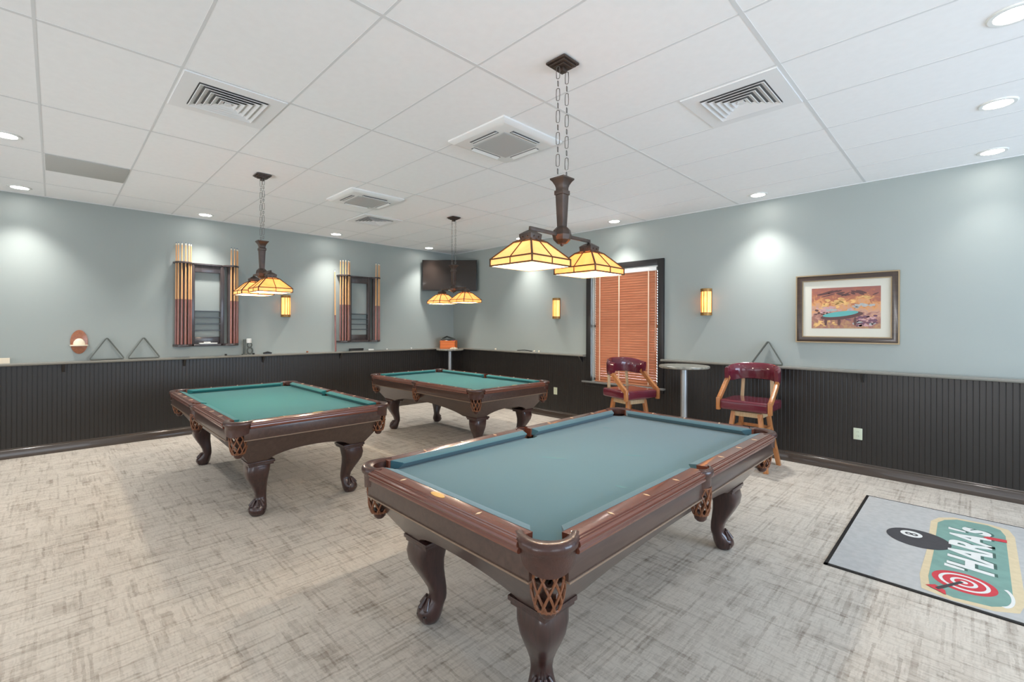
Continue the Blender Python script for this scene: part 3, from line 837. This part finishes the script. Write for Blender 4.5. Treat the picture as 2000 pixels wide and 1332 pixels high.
clutter((LX, 4.07, LEDGE), (.05,.09,.022), M['white'], 'folded_note', 'white folded note beside the dark brush on the ledge', 'paper')
for y, mt, lab in ((4.386, M['white'], 'white chalk cube on the ledge right of the farther cue rack'), (4.916, M['white'], 'white chalk cube on the ledge nearest the corner table'),
                   (2.145, M['dark'], 'dark chalk cube on the ledge beside the ornamental holder'), (1.78, M['dark'], 'dark chalk cube on the ledge under the nearer cue rack'),
                   (2.942, M['plaque'], 'reddish chalk cube on the ledge midway between the cue racks')):
    clutter((LX, y, LEDGE), (.024,.024,.022), mt, 'chalk_cube', lab, 'chalk', .3)
k = MB(); k.tube([(LX, 2.28,LEDGE+.012),(LX+.01,2.34,LEDGE+.03),(LX,2.40,LEDGE+.012)], .010, 8); k.cbox(LX,2.34,LEDGE+.009,.035,.10,.018)
tag(k.build('cue_scuffer', M['black'], smooth=True), 'black cue scuffer lying on the left ledge behind the left pool table', 'tool')
for x, lab in ((-6.378,'pale chalk cube on the back ledge nearest the room corner'), (-5.383,'pale chalk cube on the back ledge below the left sconce'), (-5.275,'pale chalk cube on the back ledge, right one of the close pair')):
    clutter((x, YW-.06, LEDGE), (.026,.026,.024), M['cream'], 'chalk_cube', lab, 'chalk', .2)
k = MB(); k.sweep([(-5.80,YW-.06,LEDGE+.008),(-5.6,YW-.065,LEDGE+.02),(-5.45,YW-.06,LEDGE+.008)], [(-.012,-.006),(.012,-.006),(.012,.006),(-.012,.006)])
tag(k.build('thin_stick', M['black']), 'thin black stick lying on the back ledge left of the window', 'stick')

# ------------------------------------------------------------------ framed picture
pc = thing('framed_picture', 'dark framed picture of a pool hall hanging on the back wall', 'picture', (-.960, YW, 1.737))
# local: wall at y=0; faces -y
def ring(w0, h0, w1, h1, y0, y1):
    m = MB()
    m.loft([[(sx*a, y, sz*b) for sx, sz in ((-1,-1),(1,-1),(1,1),(-1,1))] for a, b, y in ((w0,h0,y0),(w0,h0,y1),(w1,h1,y1),(w1,h1,y0))], caps=False, closed_path=True)
    return m
ring(.452,.372,.440,.360,0,-.035).build('outer_edge', M['gold'], pc)
ring(.440,.360,.392,.312,0,-.032).build('frame', M['frame'], pc, bevel=.004)
ring(.392,.312,.382,.302,-.0,-.024).build('inner_edge', M['gold'], pc)
MB().box(-.385,.385,-.012,0,-.305,.305).build('mat_board', M['matboard'], pc)
def print_mat():
    m, nt, b = newmat('print_background'); L = nt.links.new
    tc = N(nt,'ShaderNodeTexCoord'); sp = N(nt,'ShaderNodeSeparateXYZ'); L(tc.outputs['Object'], sp.inputs[0])
    no = N(nt,'ShaderNodeTexNoise', Scale=16., Detail=5., Distortion=1.2); L(tc.outputs['Object'], no.inputs['Vector'])
    ad = N(nt,'ShaderNodeMath', operation='MULTIPLY_ADD'); ad.inputs[1].default_value=1.9; ad.inputs[2].default_value=.5; L(sp.outputs['Z'], ad.inputs[0])
    a2_ = N(nt,'ShaderNodeMath', operation='MULTIPLY_ADD'); a2_.inputs[1].default_value=.9; L(no.outputs['Fac'], a2_.inputs[0]); L(ad.outputs[0], a2_.inputs[2])
    a3 = N(nt,'ShaderNodeMath', operation='SUBTRACT'); a3.inputs[1].default_value=.45; L(a2_.outputs[0], a3.inputs[0])
    cr = N(nt,'ShaderNodeValToRGB'); e = cr.color_ramp.elements
    e[0].position=.05; e[0].color=lin(176,132,92); e[1].position=.95; e[1].color=lin(150,92,84)
    for p_, c_ in ((.25,lin(150,96,88)),(.42,lin(196,150,128)),(.58,lin(214,150,92)),(.74,lin(168,100,76))):
        q = e.new(p_); q.color = c_
    L(a3.outputs[0], cr.inputs['Fac']); L(cr.outputs[0], b.inputs['Base Color']); b.inputs['Roughness'].default_value=.35
    return m
pr = MB().box(-.302,.302,-.0135,-.012,-.215,.225).build('print', print_mat(), pc)
def blob(cx, cz, rx, rz_, mt, nm, y=-.0142, rot=0.):
    n = 20; MB().prism([(cx+rx*cos(q)*cos(rot)-rz_*sin(q)*sin(rot), cz+rx*cos(q)*sin(rot)+rz_*sin(q)*cos(rot)) for q in [2*pi*i/n for i in range(n)]], 0, .0006, lambda a,b,c: (a, y-c, b)).build(nm, mt, pr)
cA = mat('print_teal', lin(92,170,166), .4); cB = mat('print_brown', lin(92,58,56), .4); cC = mat('print_grey', lin(178,180,178), .4, var=.2, vscale=30); cD = mat('print_pink', lin(206,160,160), .4, var=.2, vscale=30); cE = mat('print_plum', lin(110,70,90), .4); cF = mat('print_gold', lin(236,186,116), .4, var=.3, vscale=20)
rnd = random.Random(5); strokes = MB()
def stroke(k, cx, cz, rx, rz_, rot, lay):
    n = 9; y = -.0138-lay*.00012
    strokes.cur = k; strokes.prism([(cx+rx*cos(q)*cos(rot)-rz_*sin(q)*sin(rot), cz+rx*cos(q)*sin(rot)+rz_*sin(q)*cos(rot)) for q in [2*pi*i/n+rnd.uniform(-.2,.2) for i in range(n)]], 0, .0001, lambda a,b,c: (a, y-c, b))
lay = 0
for k, cx, cz, sx, sz, num, r0, r1 in ((5,-.08,.06,.16,.05,26,.012,.034),(2,.10,.02,.10,.03,14,.012,.03),(3,-.10,.0,.13,.035,18,.012,.03),(2,-.13,-.02,.05,.03,10,.01,.02),(1,0,.16,.28,.03,16,.02,.07),
                                       (4,.16,-.12,.11,.06,26,.012,.032),(3,.20,-.13,.09,.06,18,.010,.026),(5,-.2,-.16,.09,.03,12,.012,.034),(1,-.2,-.05,.08,.04,10,.01,.02),(2,.15,-.17,.12,.03,10,.01,.02),(5,.19,.11,.04,.02,6,.01,.03)):
    for _ in range(num):
        lay = (lay+1) % 8
        cxx = max(-.26, min(.26, cx+rnd.gauss(0,.55)*sx)); czz = max(-.185, min(.195, cz+rnd.gauss(0,.55)*sz))
        stroke(k, cxx, czz, min(rnd.uniform(r0,r1), .29-abs(cxx)), rnd.uniform(.005,.014), rnd.uniform(-.5,.5), lay)
strokes.build('brushwork', [cA,cB,cC,cD,cE,cF], pr)['kind'] = 'stuff'
blob(-.03,-.078,.19,.040,cB,'painted_table_rim',-.0150,.12); blob(-.04,-.060,.16,.027,cA,'painted_table_cloth',-.0158,.12)
for x in (-.17,-.05,.09): blob(x,-.14,.013,.045,cB,'painted_table_leg',-.0152)

# ------------------------------------------------------------------ outlets
def outlet(x, z, label):
    o = thing('wall_outlet', label, 'wall outlet', (x, YW-.018, z), group='ivory wall outlets')
    MB().box(-.038,.038,-.006,0,-.06,.06).build('cover_plate', M['ivory'], o, bevel=.003)
    for s in (1,-1):
        m = MB().prism([(.017*cos(q), s*.022+.015*sin(q)) for q in [2*pi*i/12 for i in range(12)]], .006, .008, lambda a,b,c: (a,-c,b)); f_ = m.build('socket', M['ivory'], o)
        MB().box(-.007,-.005,-.0086,-.008,s*.022-.004,s*.022+.006).build('slot', M['dark'], f_); MB().box(.005,.007,-.0086,-.008,s*.022-.004,s*.022+.006).build('slot', M['dark'], f_)
outlet(-.842, .418, 'ivory wall outlet low on the dark wainscot below the framed picture')
outlet(-4.94, .45, 'ivory wall outlet low on the dark wainscot left of the window')

# ------------------------------------------------------------------ high round tables
def high_table(loc, r, label, top=1.07):
    t = thing('pub_table', label, 'high table', loc)
    MB().lathe([(.001,top-.03),(r-.012,top-.03),(r,top-.022),(r,top-.006),(r-.008,top),(.001,top)], seg=48).build('table_top', M['laminate'], t, smooth=True)
    MB().lathe([(.001,.03),(.038,.03),(.038,top-.045),(.09,top-.04),(.09,top-.03),(.001,top-.03)], seg=24).build('column', M['steel'], t, smooth=True)
    MB().lathe([(.001,0),(.24,0),(.24,.01),(.10,.03),(.05,.045),(.001,.045)], seg=36).build('base', M['black'], t, smooth=True)
    return t
high_table((-2.415, 5.30, 0), .285, 'high round table with steel column between the two maroon stools', 1.075)
high_table((-7.40, 5.63, 0), .27, 'high round table with orange tray standing in the room corner', 1.075)
bx = thing('ball_tray', 'orange plastic tray of balls on the corner table', 'tray', (-7.48, 5.66, 1.075), radians(40))
m = MB(); w_, d_, h_ = .150, .12, .165
m.box(-w_,w_,-d_,-d_+.008,0,h_); m.box(-w_,w_,d_-.008,d_,0,h_); m.box(-w_,-w_+.008,-d_,d_,0,h_); m.box(w_-.008,w_,-d_,d_,0,h_); m.box(-w_,w_,-d_,d_,0,.008)
for z in (.04,.095,.150): m.box(-w_-.006,w_+.006,-d_-.006,-d_,z,z+.009); m.box(w_,w_+.006,-d_,d_,z,z+.009)
m.build('tray_body', M['orange'], bx)
bcols = [lin(200,40,40), lin(230,190,50), lin(240,236,225), lin(40,60,140), lin(30,30,30), lin(40,110,60), lin(120,40,100), lin(230,120,40)]
bm_ = [mat('ball_colour', c, .15, coat=.5) for c in bcols]; names = ['red','yellow','white','blue','black','green','purple','orange']
q = 0
for i in range(4):
    for j in range(2):
        o = MB().sphere((0,0,0), .0285, 16, 10).build('billiard_ball', bm_[q], smooth=True, angle=180)
        R = Matrix.Rotation(radians(40), 3, 'Z'); p = R @ Vector((-.105+i*.07, -.05+j*.10, .150)) + Vector((-7.48,5.66,1.075)); o.location = p
        tag(o, names[q]+' ball lying on top in the orange tray', 'ball', 'balls in the orange tray'); q += 1
MB().box(-w_+.008,w_-.008,-d_+.008,d_-.008,.112,.1205).build('ball_insert', M['dark'], bx)
o = tri_mesh(.30,.26).build('ball_triangle', M['rubber'], smooth=True, angle=50); o.location = (-7.42,5.60,1.263); o.rotation_euler = (0, radians(-78), radians(-30))
tag(o, 'dark triangular ball rack lying on top of the orange tray', 'ball rack')
m = MB(); m.cbox(-7.235,5.60,1.088,.13,.09,.024,.5); m.cbox(-7.22,5.59,1.106,.08,.06,.012,-.2); tag(m.build('folded_napkin', M['cream'], bevel=.004), 'cream folded cloth on the corner table beside the orange tray', 'cloth')

# ------------------------------------------------------------------ bar stools
def make_stool(label):
    root = thing('bar_stool', label, 'bar stool', group='maroon captain bar stools')
    # local: faces -y
    m = MB(); m.box(-.25,.25,-.25,.23,.625,.735); m.build('seat', M['maroon'], root, bevel=.035, bseg=4)
    # back band: U-shaped upholstered roll
    n = 18; pts = []; sc = []
    for i in range(n+1):
        a = radians(-12)+radians(204)*i/n
        x = .262*cos(a); y = .03+.215*sin(a)
        z = 1.03-.05*max(0, -sin(a)+.0)*1.0-.035*(abs(cos(a))**4)
        pts.append((x, y, z)); sc.append(1. if 2 < i < n-2 else .92)
    sec = [(-.018,-.085),(.010,-.095),(.022,-.06),(.024,.05),(.016,.088),(-.004,.095),(-.020,.08),(-.024,.0)]
    m = MB(); m.sweep(pts, sec, scales=sc); m.build('backrest', M['maroon'], root, smooth=True, angle=60)
    for s in (-1, 1):
        x = s*.262
        m = MB(); m.sweep([(s*.258,.05,.965),(s*.262,-.06,.865),(s*.262,-.17,.775),(s*.262,-.225,.735)], [(-.019,-.027),(.019,-.027),(.019,.027),(-.019,.027)]); m.build('armrest', M['oak'], root, bevel=.006)
        m = MB(); m.box(min(x-.019,x+.019),max(x-.019,x+.019),-.262,-.215,.615,.752); m.build('arm_post', M['oak'], root, bevel=.006)
        m = MB(); m.sweep([(s*.16,.20,.66),(s*.15,.222,.97)], [(-.018,-.010),(.018,-.010),(.018,.010),(-.018,.010)], up=(0,1,0)); m.build('back_support', M['palewood'], root, bevel=.003)
    MB().box(-.11,.11,-.11,.11,.607,.64).build('swivel', M['black'], root)
    MB().box(-.155,.155,-.155,.155,.555,.607).build('base_frame', M['palewood'], root, bevel=.005)
    for sx in (1,-1):
        for sy in (1,-1):
            m = MB(); m.sweep([(sx*.135,sy*.135,.60),(sx*.155,sy*.155,.42),(sx*.222,sy*.222,0)], [(-.022,-.022),(.022,-.022),(.022,.022),(-.022,.022)], up=(0,1,0)); m.build('leg', M['oak'], root, bevel=.004)
    for z, h in ((.22,.188),(.42,.155)):
        for a in range(4):
            R = Matrix.Rotation(a*pi/2, 3, 'Z'); m = MB(); c = R @ Vector((h,0,z)); m.cbox(c.x,c.y,c.z,.022,2*h,.035,M4=R); m.build('stretcher', M['oak'], root, bevel=.003)
    return root
st2 = make_stool('maroon captain stool with wooden arms below the ball triangle'); st2.location = (-1.735, 5.49, 0)
st1 = dup(st2, (-3.14, 5.28, 0), radians(73), 'maroon captain stool with wooden arms in front of the window blind')

# ------------------------------------------------------------------ logo mat
lm = thing('floor_mat', 'grey floor mat with black edge, an eight ball and a dartboard logo', 'floor mat', (-.20, 4.39, 0))
def P2(poly, z0, z1, name, mt, par):
    return MB().prism([(x+.20, y-4.39) for x, y in poly], z0, z1).build(name, mt, par)
X0m, X1m, Y0m, Y1m = -.675, .62, 3.53, 5.25
m = MB(); e = .022
for a in ((X0m,X0m+e,Y0m,Y1m),(X1m-e,X1m,Y0m,Y1m),(X0m,X1m,Y0m,Y0m+e),(X0m,X1m,Y1m-.006,Y1m)):
    m.box(a[0]+.2,a[1]+.2,a[2]-4.39,a[3]-4.39,.0005,.007)
m.build('rubber_edge', M['black'], lm)
MB().box(X0m+.2+e,X1m+.2-e,Y0m-4.39+e,Y1m-4.39-e,.0005,.009).build('mat_field', mat('mat_grey', lin(180,179,177), .95, var=.10, vscale=25, bump=.2, bscale=300), lm)
tan = mat('mat_tan', lin(208,190,156), .95, var=.08, vscale=30); grn = mat('mat_green', lin(120,154,144), .95, var=.12, vscale=12); red = mat('mat_red', lin(196,62,70), .9, var=.1, vscale=30); wht = mat('mat_white', lin(216,216,212), .95, var=.05, vscale=30); drk = mat('mat_black', lin(66,64,66), .95, var=.1, vscale=30)
tanp = [(-.205,3.60),(-.225,3.80),(-.215,4.25),(-.225,4.90),(-.185,5.03),(-.10,5.12),(.10,5.14),(.20,5.10),(.225,4.95),(.215,3.80),(.185,3.65),(.09,3.585),(-.08,3.56)]
grp = [(-.17,3.64),(-.185,3.80),(-.18,4.25),(-.185,4.90),(-.15,5.00),(-.08,5.08),(.09,5.10),(.155,5.05),(.178,4.93),(.168,3.80),(.14,3.69),(.08,3.63),(-.07,3.60)]
P2(tanp, .009, .0097, 'tan_border', tan, lm); P2(grp, .0097, .0104, 'green_ground', grn, lm)
circ = lambda cx, cy, r, n=36, sx=1., sy=1.: [(cx+r*sx*cos(2*pi*i/n), cy+r*sy*sin(2*pi*i/n)) for i in range(n)]
db = P2(circ(-.03,3.85,.142), .0104, .0110, 'dartboard', red, lm)
for i, (r, c) in enumerate(((.112,wht),(.094,red),(.060,wht),(.042,red),(.018,wht))): P2(circ(-.03,3.85,r), .0110+.0003*i, .0113+.0003*i, 'dartboard_ring', c, db)
P2([(-.15,3.66),(-.135,3.64),(-.03,3.845),(-.045,3.855)], .0127, .0131, 'dart', drk, lm); P2([(-.19,3.66),(-.10,3.60),(-.105,3.655),(-.15,3.70)], .0126,.0130,'dart_flight', red, lm)
P2([(.125+.05*cos(a),3.80+.14*sin(a)) for a in [radians(q) for q in range(-80,61,10)]]+[(.11+.05*cos(a),3.80+.13*sin(a)) for a in [radians(q) for q in range(60,-81,-10)]], .0104, .0109, 'white_swoosh', wht, lm)
eb = P2(circ(-.272,4.425,.176), .0104, .0112, 'eight_ball', drk, lm); P2(circ(-.312,4.482,.062), .0112, .0116, 'eight_ball_disc', wht, eb)
P2([(.060,4.785),(.085,4.76),(.180,4.775),(.180,4.835),(.085,4.82)], .0125, .013, 'red_stick', red, lm)
def text(s, size, loc, mt, par, shear=0., rz=pi/2, ext=.0004, name='lettering', sx=1., off=0.):
    cu = bpy.data.curves.new(name, 'FONT'); cu.body = s; cu.size = size; cu.extrude = ext; cu.shear = shear; cu.align_x = 'LEFT'; cu.offset = off
    cu.materials.append(mt); t_ = bpy.data.objects.new(name, cu); me = bpy.data.meshes.new_from_object(t_); bpy.data.objects.remove(t_)
    o = bpy.data.objects.new(name, me); COL.objects.link(o); o.parent = par; o.location = loc; o.rotation_euler = (0,0,rz); o.scale = (sx,1,1)
    return o
text('8', .10, (-.312+.2+.035, 4.482-4.39-.028, .0119), drk, eb, 0, name='numeral', off=.002)
text("'HARA's", .285, (.105+.2, 4.02-4.39, .0110), grn_d if False else mat('mat_dark_green', lin(70,96,88), .95), lm, .15, sx=.93, off=.012, name='letter_shadow')
text("'HARA's", .285, (.092+.2, 4.01-4.39, .0118), wht, lm, .15, sx=.93, off=.010)

# ------------------------------------------------------------------ light
W = bpy.data.worlds.new('World'); SC.world = W; W.use_nodes = True
W.node_tree.nodes['Background'].inputs[0].default_value = (.75,.86,1,1); W.node_tree.nodes['Background'].inputs[1].default_value = 1.0
def arealight(name, loc, rot, sx, sy, e, col):
    l = bpy.data.lights.new(name, 'AREA'); l.shape = 'RECTANGLE'; l.size = sx; l.size_y = sy; l.energy = e; l.color = col
    o = bpy.data.objects.new(name, l); COL.objects.link(o); o.location = loc; o.rotation_euler = rot; return o
# light through windows, plus unseen fill and uplight added at the front
ER, EF, EG = 1.0, 1.0, 1.0
arealight('unseen_daylight', (XR+.3, -.9, 1.6), (0, pi/2, 0), 2.2, 3.4, 45, (.86,.93,1.0))
arealight('unseen_daylight', (XR+.3, 3.85, 1.6), (0, pi/2-radians(24), 0), 2.2, 2.9, 160, (.58,.77,1.0))
for (a, b_), e_, g_ in zip(opf, (20, 8), (14, 20)):   # added fill at the front openings, and added uplight for the far ceiling
    arealight('unseen_daylight', ((a+b_)/2, YF-.3, 1.6), (pi/2, 0, 0), b_-a, 2.2, e_, (1.0,.94,.86))
    q_ = arealight('added_uplight', ((a+b_)/2, YF-.9, .35), (pi/2+radians(19), 0, 0), b_-a, .9, g_, (.96,.98,1.0)); q_.data.spread = radians(44)
arealight('window_daylight', (-3.66, YW+.6, 1.6), (-pi/2, 0, 0), 1.6, 2.2, 95, (.9,.95,1.0))

# ------------------------------------------------------------------ camera
cam = bpy.data.cameras.new('camera'); co = bpy.data.objects.new('camera', cam); COL.objects.link(co)
co.location = (0,0,CAMZ)
co.matrix_world = Matrix.Translation((0,0,CAMZ)) @ Matrix.Rotation(.7863, 4, 'Z') @ Matrix.Rotation(pi/2, 4, 'X') @ Matrix.Rotation(.0038, 4, 'Z')
cam.sensor_width = 36; cam.lens = 896.77/2000*36; cam.shift_y = -28.57/2000; cam.clip_start = .05
SC.camera = co
SC.view_settings.view_transform = 'Standard'; SC.view_settings.look = 'None'; SC.view_settings.gamma = 1; SC.view_settings.exposure = 0.24
SC.cycles.use_denoising = True
SC.cycles.max_bounces = 10; SC.cycles.diffuse_bounces = 8; SC.cycles.sample_clamp_indirect = 6
